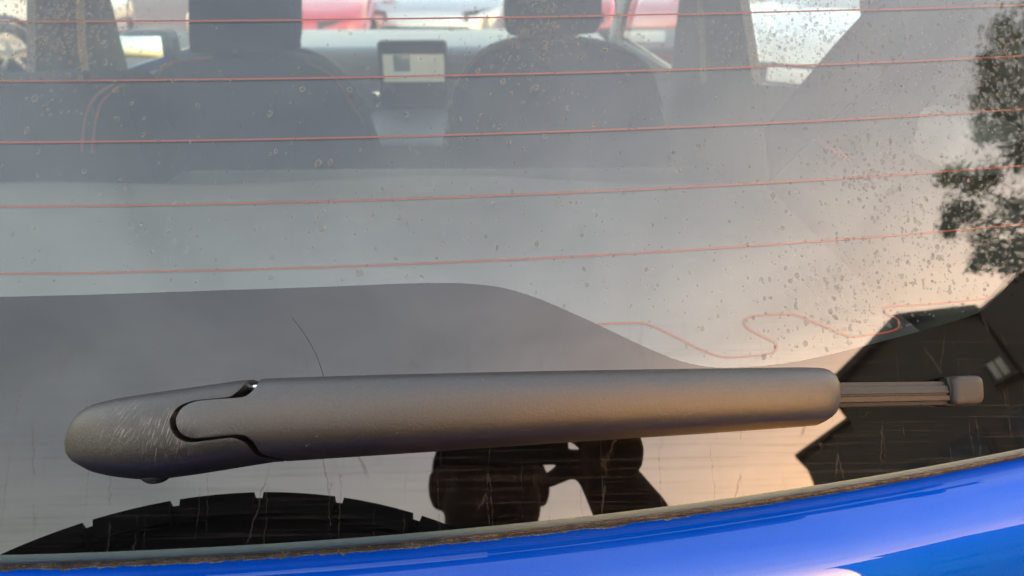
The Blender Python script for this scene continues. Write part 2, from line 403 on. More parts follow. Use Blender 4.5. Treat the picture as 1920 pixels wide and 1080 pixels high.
# heating lines
def ribbon(name, uv, wd, h, mat, parent):
    V = []; n = len(uv)
    for i in range(n):
        a = np.array(uv[max(i-1, 0)]); b = np.array(uv[min(i+1, n-1)]); t = (b-a)/np.linalg.norm(b-a); nn = np.array([-t[1], t[0]])*wd/2
        V += [S(*(np.array(uv[i])+nn), h), S(*(np.array(uv[i])-nn), h)]
    return under(mk(name, V, grid_faces(n, 2), mat), parent)
LN = [[(0, 40), (640, 28), (1280, 16.6), (1900, 6.7)], [(0, 151.7), (640, 136.7), (1280, 122.3), (1920, 101.7)], [(0, 267.7), (640, 250.7), (1280, 230.7), (1920, 202.3)], [(0, 387), (640, 371.5), (1280, 345), (1920, 308.7)], [(0, 514), (640, 495.5), (1280, 464), (1920, 419.3)]]
for i, l in enumerate(LN):
    q = np.array([hit(*p) for p in l]); c = np.linalg.lstsq(np.c_[q[:, 0]**2, np.ones(len(q))], q[:, 1], rcond=None)[0]
    ue = (.632, .630, .622, .606, .585)[i]
    ribbon("heating_line", [(u, c[0]*u*u+c[1]) for u in np.linspace(-ue, ue, 90)], .00105, -.0030, M['heat'], rw)
for zz in (.264, .300, .336, .372, .408):
    ribbon("heating_line", [(u, .10*u*u+zz-.002) for u in np.linspace(-.60, .60, 60)], .00105, -.0030, M['heat'], rw)
sq = [(1122, 606), (1200, 604), (1230, 611), (1280, 635), (1330, 659), (1360, 668), (1395, 668), (1448, 662), (1461, 652), (1455, 639), (1410, 616), (1402, 603), (1412, 592), (1478, 587), (1502, 590), (1545, 607), (1590, 626), (1612, 630), (1675, 620), (1691, 611), (1690, 598), (1670, 586), (1666, 578), (1677, 573), (1780, 566), (1872, 556)]
sq = [tuple(p) for p in catmull([hit(*p) for p in sq], 6)]
ribbon("heating_line", sq, .00105, -.0030, M['heat'], rw)
ribbon("heating_line", [(-u, v) for u, v in sq], .00105, -.0030, M['heat'], rw)

ribbon("smear_line", [tuple(p) for p in catmull([hit(*p) for p in ((548, 596), (572, 628), (590, 660), (602, 690), (608, 712))], 6)], .0003, .00008, M['pit2'], rw)
# dried water spots on the clear glass
def water_spots():
    V = []; F = []; UV = []; rr = random.Random(3); ns = 10; cnt = 0
    clr = lambda u, v: np.hypot(u-ctr[0], v-ctr[1]) < np.interp(math.atan2(v-ctr[1], u-ctr[0]), AA, rC) - .004
    cl = [hit(x, y) for x, y in ((120, 70), (60, 30), (1000, 40), (1450, 60), (1560, 60), (1640, 320), (1760, 470), (1880, 90), (1820, 190), (1560, 560))]
    while cnt < 7600:
        m = rr.random()
        if m < .30: c = rr.choice(cl); u = rr.gauss(c[0], .022); v = rr.gauss(c[1], .018)
        else: u = rr.uniform(-.56, .58); v = rr.uniform(-.03, .46)
        dens = .42 + .58*min(1, max(0, (u-.12)/.25)) if m >= .3 else 1
        if v > .2 and m >= .3: dens = max(dens, .32)
        if rr.random() > dens or not clr(u, v): continue
        r = min(.0017, .00045*math.exp(abs(rr.gauss(0, .6))))
        if u < .3 and v < .2: r *= 1.25
        asp = rr.uniform(.6, 1.0); rot = rr.uniform(-.5, .5); hh = r*.05; b = len(V)
        for ring, (fr, fh) in enumerate(((1.0, 0.0), (.8, .6), (.5, .93))):
            for k in range(ns):
                a = 2*math.pi*k/ns; x = math.cos(a)*r*fr*asp; y = math.sin(a)*r*fr*(1+.12*math.sin(2*a+rot*6))
                V.append(S(u + x*math.cos(rot)-y*math.sin(rot), v + x*math.sin(rot)+y*math.cos(rot), .00004 + hh*fh)); UV.append((fr, 0))
        V.append(S(u, v, .00004+hh)); UV.append((0, 0))
        for q in range(2):
            for k in range(ns): F.append((b+q*ns+k, b+q*ns+(k+1) % ns, b+(q+1)*ns+(k+1) % ns, b+(q+1)*ns+k))
        for k in range(ns): F.append((b+2*ns+k, b+2*ns+(k+1) % ns, b+3*ns))
        cnt += 1
    o = under(mk("water_spots", V, F, M['drop'], None, True, UV), rw); o["kind"] = "stuff"; o["label"] = "scattered dried water spots on the glass"
water_spots()

# ------------------------------------------------------------------ tailgate panel below the glass
def pcurve():
    tab = [(0, 122), (.003, 108), (.005, 92), (.015, 85), (.020, 69), (.028, 63), (.038, 48), (.046, 34), (.058, 22), (.08, 12), (.12, 5), (.25, 1), (.9, -2)]
    s = np.r_[np.linspace(0, .09, 46), np.linspace(.1, .62, 24)]
    y, z = 0.0, 0.0; P = [(0, 0)]
    for a, b in zip(s[:-1], s[1:]):
        ne = R(lerpt((a+b)/2, tab)); d = b-a
        y += -math.sin(ne)*d; z += -math.cos(ne)*d; P.append((y, z))
    return P
PC = pcurve()
us = np.linspace(-.80, .80, 161); V = []
for u in us:
    e = S(u, vE(u) - .0022, -.0075)
    if abs(u) > .62: k = (abs(u)-.62)/.18; e = e + np.array([0, .12*k*k, -.03*k*k])
    for y, z in PC: V.append(e + np.array([u*0.0, y, z]))
tg = under(mk("tailgate", V, grid_faces(len(us), len(PC)), M['blue']), label="glossy metallic blue tailgate panel below the glass"); fixn(tg)
if tg.data.polygons[10].normal.y > 0: tg.data.flip_normals()
# grit lying in the gap between glass and panel
def grit():
    V = []; us = np.linspace(-.60, .60, 1600); m = 7
    for u in us:
        wd = .0044 + .0022*mnoise.noise((u*60, 1, 0)) + .0016*mnoise.noise((u*300, 2, 0)) + .0012*mnoise.noise((u*900, 5, 0))
        if u > .30: wd *= max(.35, 1-(u-.30)*2.2)
        e = S(u, vE(u) - .0004, -.0052)
        for j in range(m):
            f = j/(m-1)
            # follow the panel's curve
            s = f*wd; y = np.interp(s, np.linspace(0, .09, 46), [p[0] for p in PC[:46]]); z = np.interp(s, np.linspace(0, .09, 46), [p[1] for p in PC[:46]])
            b = S(u, vE(u)-.0022, -.0075) + np.array([0, y, z])
            lift = .0007*math.sin(math.pi*min(1, f*.9+.1)) + .0005*mnoise.noise((u*1400, f*9, 3)) + (.0002 if f < 1 else -.0002)
            q = b + NN*max(lift, -.0003)
            if j == 0: q = e
            V.append(q)
    o = under(mk("grit_line", V, grid_faces(len(us), m), M['dirt']), tg); o["kind"] = "stuff"; o["label"] = "grey brown grit caught below the glass"
grit()

# ------------------------------------------------------------------ rear wiper
top_t = [(128, 838), (132, 815), (142, 793), (160, 771), (185, 757), (220, 748), (300, 736), (400, 722), (470, 712), (520, 710), (700, 704), (1000, 697), (1300, 692), (1500, 689.5), (1536, 690.5), (1550, 695), (1560, 703), (1566, 715), (1569, 733), (1570, 745)]
bot_t = [(128, 842), (132, 860), (142, 874), (160, 886), (185, 893), (220, 899), (265, 902), (320, 897), (400, 884), (500, 868), (700, 855), (850, 845), (1000, 834), (1300, 815), (1500, 801), (1545, 797.5), (1558, 792), (1565, 783), (1569, 766), (1570, 752)]
hgt_t = [(128, .010), (132, .0145), (142, .019), (160, .0235), (190, .0275), (230, .0308), (290, .0336), (360, .0352), (480, .036), (800, .034), (1200, .031), (1480, .027), (1540, .0255), (1557, .0235), (1566, .0190), (1570, .0135)]
rim_t = [(128, .006), (300, .004), (480, .006), (1000, .008), (1570, .006)]
SEC = [(0.0, 0.0), (.04, .25), (.085, .47), (.125, .64), (.17, .765), (.225, .85), (.30, .915), (.40, .96), (.52, .99), (.64, 1.0), (.75, .985), (.845, .935), (.92, .85), (.972, .71), (1.0, .45), (1.0, 0.0)]
def arm_solid():
    xs = [128, 130, 132, 136, 142, 150, 160, 172, 186, 205, 230, 260, 300, 350, 400, 450, 500, 560, 640, 720, 820, 920, 1020, 1120, 1220, 1320, 1400, 1460, 1500, 1520, 1535, 1546, 1555, 1562, 1566, 1569, 1570]
    sm = lambda tab: (lambda x: lerpt(x, tab))
    V = []; m = len(SEC)
    for x in xs:
        yt, yb, H, h0 = lerpt(x, top_t), lerpt(x, bot_t), lerpt(x, hgt_t), lerpt(x, rim_t)
        hh = h0 + .35*(H-h0)
        xq = x if x < 1480 else 1480 + (x-1480)*.90     # the end stands proud, seen a little outward
        a = np.array(hit(xq, yb, hh)); b = np.array(hit(xq, yt, hh))
        for f, g in SEC:
            q = a*(1-f) + b*f; V.append(S(q[0], q[1], h0 + (H-h0)*g))
    F = grid_faces(len(xs), m, True) + [tuple(range(m)), tuple((len(xs)-1)*m+i for i in range(m))[::-1]]
    o = mk("arm_blank", V, F); fixn(o); return o
blank = arm_solid()
def loc_prism(pts, hp=.024):             # tall prism along the glass normal from photograph points
    uv = [hit(x, y, hp) for x, y in pts]
    return prism("cutter", uv, lambda p, h: S(p[0], p[1], h), -.01, .06, None)
arm_edge = [(489, 690), (489, 712), (488, 722), (482, 735), (472, 744), (458, 748), (400, 752), (375, 756), (356, 766), (346, 782), (345, 795), (351, 810), (365, 819), (385, 821), (430, 817), (458, 815), (474, 820), (483, 832), (488, 848), (499, 858), (520, 868), (526, 900)]
cov_edge = [(466, 690), (466, 712), (464, 721), (457, 733), (447, 742), (436, 747), (400, 750.5), (372, 754), (350, 763), (337, 778), (333, 791), (335, 806), (343, 819), (356, 827), (372, 829), (400, 826), (440, 821), (455, 824), (467, 832), (474, 846), (482, 858), (517, 869), (522, 900)]
ae = [tuple(p) for p in catmull(arm_edge, 4)]; cev = [tuple(p) for p in catmull(cov_edge, 4)]
arm_poly = ae + [(1000, 960), (1640, 900), (1640, 620), (1000, 640)]
cov_poly = cev[::-1] + [(300, 640), (60, 700), (60, 960), (300, 980)]
def cut(name, poly):
    c = loc_prism(poly); o = bpy.data.objects.new(name, blank.data.copy()); COL.objects.link(o)
    md = o.modifiers.new("b", 'BOOLEAN'); md.operation = 'INTERSECT'; md.solver = 'EXACT'; md.object = c
    bv = o.modifiers.new("v", 'BEVEL'); bv.width = .00055; bv.segments = 2; bv.limit_method = 'ANGLE'; bv.angle_limit = R(50); bv.use_clamp_overlap = True
    dg = bpy.context.evaluated_depsgraph_get(); me = bpy.data.meshes.new_from_object(o.evaluated_get(dg))
    bpy.data.objects.remove(o); bpy.data.objects.remove(c); me.materials.clear()
    p = put(name, me, M['wiper']); me.name = name; me.set_sharp_from_angle(angle=R(38)); return p
arm = cut("rear_wiper", arm_poly); cap = cut("pivot_cover", cov_poly); bpy.data.objects.remove(blank)
under(arm, label="black plastic rear wiper lying along the bottom of the glass")
cap.data.materials.clear(); cap.data.materials.append(M['wiper_worn'])
under(cap, arm, "rounded pivot cover with scuffed end")
M['cap'] = pbr("blade_plastic", (.014, .0128, .012), .55, spec=.22, scale=150, var=.4)
M['pit'] = pbr("wiper_inner_black", (.006, .006, .006), .7, spec=.2)
def strip(name, p0, p1, w0, w1, sec, mat, parent, hoff=0.0):    # extruded profile between two photograph points; sec: (across 0..1, height)
    a, b = np.array(hit(*p0, .01)), np.array(hit(*p1, .01)); d = (b-a)/np.linalg.norm(b-a); n_ = np.array([-d[1], d[0]])
    V = []
    for k in range(13):
        f = k/12; c = a*(1-f)+b*f; ww = w0*(1-f)+w1*f
        for x, h in sec: q = c + n_*(x-.5)*ww; V.append(S(q[0], q[1], h+hoff))
    m = len(sec); F = grid_faces(13, m, True) + [tuple(range(m)), tuple(12*m+i for i in range(m))[::-1]]
    o = mk(name, V, F, mat, None, False); fixn(o); return under(o, parent)
M['fleck'] = pbr("white_fleck", (.22, .21, .20), .9, spec=.1)
from mathutils.bvhtree import BVHTree
bvh = BVHTree.FromPolygons([v.co for v in arm.data.vertices], [tuple(p.vertices) for p in arm.data.polygons])
for fx, fy, sz in ((575, 836, .0009), (579, 834, .0005), (594, 818, .0006), (745, 812, .0004), (632, 848, .0004), (905, 712, .0004)):     # small flecks stuck to the arm
    hp, hn, _, _ = bvh.ray_cast(Vector(tuple(CAM)), Vector(tuple(ray(fx, fy))))
    if hp is None: continue
    ax = hn.cross(Vector((0, 0, 1))).normalized(); ay = hn.cross(ax); V = []
    for lv, f in ((-.0001, 1.0), (.00012, .8)):
        for k in range(7): a_ = 2*math.pi*k/7; r__ = sz*f*random.uniform(.45, 1.0); V.append(hp + ax*r__*math.cos(a_)*.6 + ay*r__*math.sin(a_) + hn*lv)
    o = mk("fleck", V, grid_faces(2, 7, True)+[tuple(range(7, 14))], M['fleck'], None, False); fixn(o); under(o, arm)
# inner hinge, spring and boot
strip("hinge_bracket", (290, 800), (560, 785), .022, .022, [(0, .008), (1, .008), (1, .0165), (.85, .018), (.15, .018), (0, .0165)], M['pit'], arm)
strip("tension_spring", (440, 732), (540, 726), .0022, .0022, [(0, .019), (.5, .0182), (1, .019), (1, .021), (.5, .0218), (0, .021)], M['chrome'], arm)
b0 = hit(280, 880, .0)
lathe("pivot_boot", [(.002, .0002), (.0085, .0002), (.009, .002), (.008, .005), (.006, .009), (.002, .009)], M['black'], None, 36,
      Matrix.Translation(S(*hit(292, 872, 0), 0)) @ Matrix(((1, 0, 0), (0, NN[1], VV[1]), (0, NN[2], VV[2]))).to_4x4())
under(bpy.data.objects["pivot_boot"], arm)
# blade: rubber carrier of three ridges, squeegee lip and end cap
strip("blade_spine", (900, 747), (1790, 733), .0118, .0104, [(0, .0055), (1, .0055), (1, .0072), (.80, .0076), (.78, .0092), (.42, .0100), (.40, .0085), (.30, .0084), (.28, .0098), (.04, .0094), (0, .0072)], M['cap'], arm)
strip("blade_rubber", (900, 772), (1792, 753), .0036, .0030, [(0, .0008), (1, .0012), (1, .0062), (.9, .0070), (.1, .0066), (0, .006)], M['rubber'], arm)
def endcap():
    pts = [(1784, 713), (1790, 705.5), (1800, 704), (1828, 703.5), (1838, 707), (1842, 718), (1843.5, 745), (1840, 755), (1832, 758.5), (1800, 760), (1790, 758), (1786, 750)]
    pts = [tuple(p) for p in catmull(pts+[pts[0]], 3)][:-1]
    uv = np.array([hit(x, y, .0128) for x, y in pts]); c = uv.mean(0); V = []
    rings = [(1.0, .003), (1.0, .0085), (.985, .0105), (.94, .0119), (.84, .0127), (.5, .0131)]
    for f, h in rings:
        for q in uv: p = c+(q-c)*f; V.append(S(p[0], p[1], h))
    m = len(uv); F = grid_faces(len(rings), m, True) + [tuple(range(m)), tuple((len(rings)-1)*m+i for i in range(m))]
    o = mk("end_cap", V, F, M['cap']); fixn(o); under(o, arm)
endcap()
strip("blade_clip", (1776, 731), (1787, 730), .0125, .0125, [(0, .004), (1, .004), (1, .0096), (.5, .0108), (0, .0096)], M['pit'], arm)

# ------------------------------------------------------------------ spare wheel on the tailgate
TC = Vector((.0915, -.17, Z0-.277)); TR = .343
prof = [(.20, .012), (.255, .004), (.30, -.002), (.325, .003), (.338, .016), (TR, .035)]
prof = [(.21, -.012)] + [(r, -y) for r, y in [(.225, .0), (.27, -.010), (.31, -.012), (.333, -.004), (.3425, .0)]]
prof = [(.21, -.03), (.225, -.012), (.27, -.004), (.315, -.003), (TR-.006, -.0015), (TR, .0), (TR+.0015, -.03), (TR+.002, -.10), (TR, -.165), (TR-.012, -.19), (.30, -.205), (.25, -.20), (.215, -.185), (.21, -.15)]
sw = lathe("spare_wheel", prof, M['rubber'], None, 96, Matrix.Translation(TC)); fixn(sw); under(sw, label="black spare tyre mounted on the tailgate")
for k in range(36):                          # shoulder lugs round the tread, gaps show as notches
    a = 2*math.pi*k/36; V = []
    for da in (.004, .168):
        for r, y in ((TR-.012, .003), (TR+.0035, .003), (TR+.0045, -.06), (TR-.012, -.06)):
            V.append(TC + Vector(((r)*math.cos(a+da), y, (r)*math.sin(a+da))))
    # middle arc
    V2 = []
    for da in (.008, .05, .09, .13, .163):
        for r, y in ((TR-.014, .003), (TR+.003, .003), (TR+.004, -.06), (TR-.014, -.06)):
            V2.append(TC + Vector((r*math.cos(a+da), y, r*math.sin(a+da))))
    o = mk("tread_block", V2, grid_faces(5, 4, True)+[(0, 1, 2, 3), (19, 18, 17, 16)], M['rubber'], None, False); fixn(o); under(o, sw)
rim = lathe("rim", [(.05, -.12), (.06, -.17), (.10, -.165), (.19, -.15), (.212, -.18), (.214, -.03), (.05, -.03)], M['alloy'], None, 48, Matrix.Translation(TC)); fixn(rim); under(rim, sw)
lathe("hub_cap", [(.002, -.175), (.045, -.172), (.05, -.16), (.05, -.13), (.002, -.13)], M['black'], None, 32, Matrix.Translation(TC)); under(bpy.data.objects["hub_cap"], sw)
o = box("wheel_carrier", TC+Vector((0, .02, 0)), (.16, .11, .16), M['black'], None, .02); under(o, sw)

# ------------------------------------------------------------------ car interior
def pillow(name, px, Y, dep, mat, parent, label=None, rings=((.9, 0.0), (.97, .12), (1.0, .35), (1.0, .7), (.96, .92), (.86, 1.0)), zmin=None, zmax=None):
    pts = [at_y(x, y, Y) for x, y in px]
    P = np.array([[p[0], min(zmax or 9, max(zmin or -9, p[2]))] for p in pts])
    P = np.array(catmull(list(P)+[P[0]], 4)[:-1]); c = P.mean(0); V = []
    for f, d in rings:
        for q in P: r = c + (q-c)*(1-(1-f)*.35); V.append((r[0], Y + d*dep, r[1]))
    m = len(P); tri = [tuple(t) for t in tessellate_polygon([[Vector((q[0], q[1], 0)) for q in P]])]
    F = grid_faces(len(rings), m, True) + tri + [tuple((len(rings)-1)*m+i for i in reversed(t)) for t in tri]
    o = mk(name, V, F, mat); fixn(o); o.data.set_sharp_from_angle(angle=R(60)); return under(o, parent, label)
L_BACK = [(262, 420), (266, 230), (276, 170), (296, 134), (330, 115), (400, 106), (500, 106), (575, 116), (622, 140), (655, 185), (685, 235), (700, 420)]
L_HEAD = [(352, 98), (350, 40), (353, -70), (380, -105), (510, -105), (545, -70), (552, 40), (549, 86), (535, 99), (380, 104)]
R_BACK = [(832, 420), (842, 210), (862, 150), (890, 112), (925, 90), (980, 76), (1060, 73), (1140, 84), (1190, 103), (1222, 135), (1242, 200), (1250, 420)]
R_HEAD = [(950, 62), (946, 30), (950, -80), (975, -112), (1095, -112), (1124, -80), (1131, 20), (1124, 56), (1100, 66), (975, 70)]
for bk, hd, side in ((L_BACK, L_HEAD, 'left'), (R_BACK, R_HEAD, 'right')):
    st = pillow("front_seat", bk, 1.62, .13, M['seat'], None, "dark front seat with orange edge stitching")
    pillow("headrest", hd, 1.63, .10, M['seat'], st)
    for dx in (-45, 45):
        cx = np.mean([p[0] for p in hd]); a = at_y(cx+dx, hd[0][1]-10, 1.69); b = at_y(cx+dx, bk[5][1]+15, 1.69)
        under(tube("headrest_post", [a, (a+b)/2, b], .006, M['chrome']), st)
    ed = bk[1:6] if side == 'left' else bk[1:6]
    for seg in (bk[2:6], bk[7:11]):
        q = [at_y(x, y+1, 1.617) for x, y in catmull(seg, 5)]
        under(tube("piping", q, .0035, M['stitch']), st)
    xc = (at_y(bk[1][0], 300, 1.62)[0] + at_y(bk[-2][0], 300, 1.62)[0])/2
    under(box("seat_cushion", (xc, 1.98, .62), (.5, .52, .2), M['seat'], None, .06), st)
# rear bench: low backrest across, left part raised
rs = box("rear_seat", (0, .99, .825), (1.36, .16, .50), M['trim'], None, .04, seg=3); under(rs, label="dark rear bench seat back")
lp = pillow("raised_backrest", [(-160, 420), (-150, 175), (-60, 160), (120, 154), (215, 157), (238, 185), (262, 260), (280, 420)], .93, .14, M['seat'], rs, "raised left part of the rear seat with double orange stitching")
for dx in (0, 20):
    q = [at_y(x+dx, y, .926) for x, y in catmull([(215-dx*.1, 158), (190, 172), (170, 195), (160, 225), (156, 255), (154, 285)], 5)]
    under(tube("stitching", q, .0022, M['stitch'], n=6), rs)
cc = mk("cargo_cover", [(x, y, 1.115 + .006*math.sin(9*x) - .01*(x/.66)**2 - .018*math.exp(-((y-.5)/.3)**2) - .03*max(0, (y-.80)/.13)**2) for y in np.linspace(.03, .93, 24) for x in np.linspace(-.68, .68, 30)], grid_faces(24, 30), M['cover']); under(cc, label="pale grey cargo cover behind the rear seat")
# dashboard, display and console
ztop = at_y(800, 72, 2.7)[2]
db = box("dashboard", (0, 2.75, ztop-.24), (1.42, .66, .48), M['dash'], None, .06, seg=4); under(db, label="grey dashboard below the windscreen")
a = at_y(705, 77, 2.3); b = at_y(841, 205, 2.3)
box("display_housing", ((a[0]+b[0])/2, 2.325, (a[2]+b[2])/2), (b[0]-a[0], .05, a[2]-b[2]), M['black'], None, .014, seg=3); under(bpy.data.objects["display_housing"], db)
for nm, p, q, mt in (("display", (717, 102), (834, 153), 'screen'), ("dim_reflection_bar", (737, 103), (770, 134), 'screen_dark')):
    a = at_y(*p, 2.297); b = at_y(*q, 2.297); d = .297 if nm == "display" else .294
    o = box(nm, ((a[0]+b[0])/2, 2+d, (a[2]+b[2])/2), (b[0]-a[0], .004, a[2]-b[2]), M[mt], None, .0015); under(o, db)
for x in (730, 823):
    p = at_y(x, 168, 2.297); o = lathe("knob", [(.001, -.022), (.014, -.022), (.016, -.018), (.016, .0), (.001, .0)], M['black'], None, 24, Matrix.Translation((p[0], 2.297, p[2]))); under(o, db)
a = at_y(692, 207, 2.2); b = at_y(850, 300, 2.2)
o = box("center_console", ((a[0]+b[0])/2, 2.0, a[2]-.2), (b[0]-a[0], .5, .40), M['black'], None, .03); under(o, db)
for x, y in ((706, 182), (712, 266)):
    p = at_y(x, y, 1.98); o = box("bright_accent", p, (.022, .012, .03), M['chrome'], None, .004); under(o, db)
sw_ = lathe("steering_wheel", [(.175+.014*math.cos(t), .014*math.sin(t)) for t in np.linspace(0, 2*math.pi, 10, endpoint=False)], M['black'], None, 40, Matrix.Translation((-.37, 2.22, .98)) @ Matrix.Rotation(R(25), 4, 'X')); under(sw_)
box("steering_hub", (-.37, 2.25, .98), (.3, .06, .09), M['black'], None, .02); under(bpy.data.objects["steering_hub"], sw_)
fl = box("floor_pan", (0, 1.9, .36), (1.5, 3.6, .08), M['trim']); under(fl)

# side walls with door windows; x = +-0.72 inside, 0.80 outside
def P2(x, y, X): q = at_x(x, y, X); return (float(q[1]), float(q[2]))
XI = .72
rs_out = [(.06, .40), (3.3, .40), (3.3, 1.00), (2.95, 1.06), (2.35, 1.56), (1.2, 1.66), (.40, 1.65), (.06, 1.20)]
h1 = [P2(1366, -140, XI), P2(1388, 0, XI), P2(1412, 158, XI), P2(1520, 164, XI), P2(1617, 74, XI), P2(1611, 0, XI), P2(1600, -140, XI)]
y2 = P2(1264, 60, XI)[0]; zl = P2(1235, 118, XI)[1]
h2 = [(y2, zl), (2.62, zl-.02), (2.62, 1.16), (2.2, 1.50), (y2-.05, 1.50)]
h1l = [P2(66, 152, -XI), P2(66, -150, -XI), (.62, 1.5), (.55, 1.2), (.6, P2(66, 152, -XI)[1])]
yl = P2(245, 150, -XI); yt_ = P2(208, 0, -XI)
h2l = [yl, (2.62, yl[1]-.02), (2.62, 1.16), (2.2, 1.50), (yt_[0]-.03, 1.50), yt_]
def grow(h, k): c = np.mean(h, 0); return [tuple(c+(np.array(p)-c)*k) for p in h]
for sgn, holes, nm in ((1, [h1, h2], 'right'), (-1, [h1l, h2l], 'left')):
    o = plate("side_trim", rs_out, holes, lambda p, a: (a, p[0], p[1]), sgn*XI, sgn*(XI+.018), M['side']); under(o)
    o2 = plate("side_panel", rs_out, [[(.62, 1.135), (2.72, 1.12), (2.66, 1.2), (2.2, 1.53), (.66, 1.56), (.5, 1.3)]], lambda p, a: (a, p[0], p[1]), sgn*(XI+.024), sgn*(XI+.034), M['blue']); under(o2)
    for h in holes:
        pn = mk("side_window", [(sgn*(XI+.021), *p) for p in grow(h, 1.02)], [tuple(t) for t in tessellate_polygon([[Vector((*p, 0)) for p in h]])], M['pane'], None, False); under(pn, o2)
# belts on the pillars and the dark strap across the right rear door
def belt(px, X, wd, mat, label):
    c = [at_x(x, y, X) for x, y in catmull(px, 5)]; V = []
    for i, p in enumerate(c):
        t = c[min(i+1, len(c)-1)]-c[max(i-1, 0)]; n_ = np.cross(t, [1, 0, 0]); n_ /= np.linalg.norm(n_)
        for dx, s_ in ((0, -1), (0, 1), (math.copysign(.002, -X), 1), (math.copysign(.002, -X), -1)): V.append(p + n_*s_*wd/2 + np.array([dx, 0, 0]))
    F = grid_faces(len(c), 4, True); o = mk("seat_belt", V, F, mat, None, False); fixn(o); return under(o, label=label)
belt([(152, -90), (150, 0), (152, 70), (158, 120), (166, 160)], -.70, .034, M['belt'], "pale seat belt on the left door pillar")
belt([(1311, -90), (1313, 0), (1317, 70), (1319, 120), (1320, 158)], .70, .040, M['belt'], "pale seat belt on the right door pillar")
belt([(1148, -60), (1155, 0), (1160, 60), (1164, 92)], .60, .03, M['belt'], "pale seat belt beside the right front headrest")
belt([(1690, 20), (1640, 80), (1570, 150), (1490, 235), (1440, 290)], .66, .085, M['seat'], "dark wide belt crossing the right rear side window")
a = at_x(1440, 258, .68); b = at_x(1570, 255, .68)
o = box("luggage_hook_panel", (.70, (a[1]+b[1])/2, (a[2]+b[2])/2), (.01, abs(a[1]-b[1]), .007), M['orange'], None, .004); under(o)
a = at_x(1745, 262, .66)
o = box("light_side_pocket", (.69, a[1], a[2]), (.05, .09, .05), M['light_trim'], None, .01); under(o)
# roof, windscreen, bonnet, nose, wheels
rf = mk("roof", [(x, y, z - .06*(x/.78)**2) for y, z in ((.33, 1.675), (.6, 1.70), (1.2, 1.705), (1.9, 1.66), (2.36, 1.575)) for x in np.linspace(-.80, .80, 15)], grid_faces(5, 15), M['blue']); under(rf)
hl = mk("headliner", [(x, y, z-.02 - .06*(x/.78)**2) for y, z in ((.33, 1.675), (.6, 1.70), (1.2, 1.705), (1.9, 1.66), (2.36, 1.575)) for x in np.linspace(-.77, .77, 15)], grid_faces(5, 15), M['light_trim']); under(hl, rf)
gt = mk("tailgate_header", [S(u, v, h) for v, h in ((.494, -.004), (.515, .004), (.55, .004), (.575, -.012)) for u in np.linspace(-.74, .74, 31)], grid_faces(4, 31), M['blue']); under(gt)
for sgn in (-1, 1):
    o = mk("tailgate_side", [S(sgn*u, v, h) for v in np.linspace(-.03, .56, 20) for u, h in ((.66, -.007), (.70, -.002), (.74, -.003), (.79, -.03), (.82, -.08), (.84, -.16))], grid_faces(20, 6), M['blue']); fixn(o); under(o)
ws = mk("windscreen", [(x*(1-.12*f), 3.0-.64*f - .12*(x/.7)**2, 1.05+.52*f) for f in np.linspace(0, 1, 10) for x in np.linspace(-.72, .72, 17)], grid_faces(10, 17), M['pane']); under(ws)
bn = mk("bonnet", [(x, 2.95+1.0*f, 1.04-.14*f-.14*f**3 - .05*(x/.75)**2) for f in np.linspace(0, 1, 12) for x in np.linspace(-.80, .80, 15)], grid_faces(12, 15), M['blue']); under(bn)
o = box("front_body", (0, 3.48, .58), (1.68, .96, .44), M['blue'], None, .1, seg=3); under(o)
o = box("lower_body", (0, .21, .58), (1.56, .22, .38), M['blue'], None, .04, seg=3); under(o)
def wheel(name, c, r, wdt, parent, par_under=True):
    t = lathe(name, [(r*.66, -wdt/2), (r*.9, -wdt/2-.006), (r*.985, -wdt*.38), (r, -wdt*.2), (r, wdt*.2), (r*.985, wdt*.38), (r*.9, wdt/2+.006), (r*.66, wdt/2)], M['rubber'], None, 40, Matrix.Rotation(R(90), 4, 'Z')); fixn(t)
    for sgn in (1, -1):
        bm = bmesh.new()
        for k in range(5):
            rot = Matrix.Rotation(2*math.pi*k/5, 3, 'X')
            bm_box(bm, rot @ Vector((sgn*(wdt*.40), 0, r*.36)), (.03, r*.16, r*.62), .01, rot)
        bmesh.ops.create_cone(bm, cap_ends=True, segments=24, radius1=r*.17, radius2=r*.14, depth=.05, matrix=Matrix.Translation((sgn*wdt*.40, 0, 0)) @ Matrix.Rotation(R(90), 4, 'Y'))
        rm = from_bm("rim", bm, M['alloy'], t, True, 40)
    bmh = lathe("wheel_well", [(r*.05, -.04), (r*.66, -.04), (r*.66, .04), (r*.05, .04)], M['pit'], t, 32, Matrix.Rotation(R(90), 4, 'Z'))
    t.location = c
    if parent is not None:
        t.parent = parent
    return t
for x in (-.76, .76):
    for y in (.62, 3.2):
        t = wheel("wheel", (x, y, .33), .33, .2, None); t.location = Vector((x, y, .33)) - car.location; t.parent = car
# left door mirror
a = at_x(216, 58, -.96); b = at_x(326, 152, -.96); Ym = 2.18
a = at_y(214, 58, Ym); b = at_y(328, 152, Ym)
dm = box("door_mirror", ((a[0]+b[0])/2, Ym+.06, (a[2]+b[2])/2), (b[0]-a[0], .11, a[2]-b[2]), M['black'], None, .03, seg=4); under(dm, label="black door mirror outside the left front window")
M['mirror'] = pbr("mirror_glass", (.62, .72, .74), .06, metal=1.0, var=.03)
box("mirror_glass", ((a[0]+b[0])/2-.008, Ym+.003, (a[2]+b[2])/2-.004), ((b[0]-a[0])*.84, .006, (a[2]-b[2])*.84), M['mirror'], None, .002, rot=Matrix.Rotation(R(-4), 3, 'X')); under(bpy.data.objects["mirror_glass"], dm)
o = tube("mirror_stalk", [(b[0]-.02, Ym+.06, b[2]+.03), (-.82, Ym+.06, b[2]+.0), (-.76, Ym+.05, b[2]-.02)], .02, M['black']); under(o, dm)

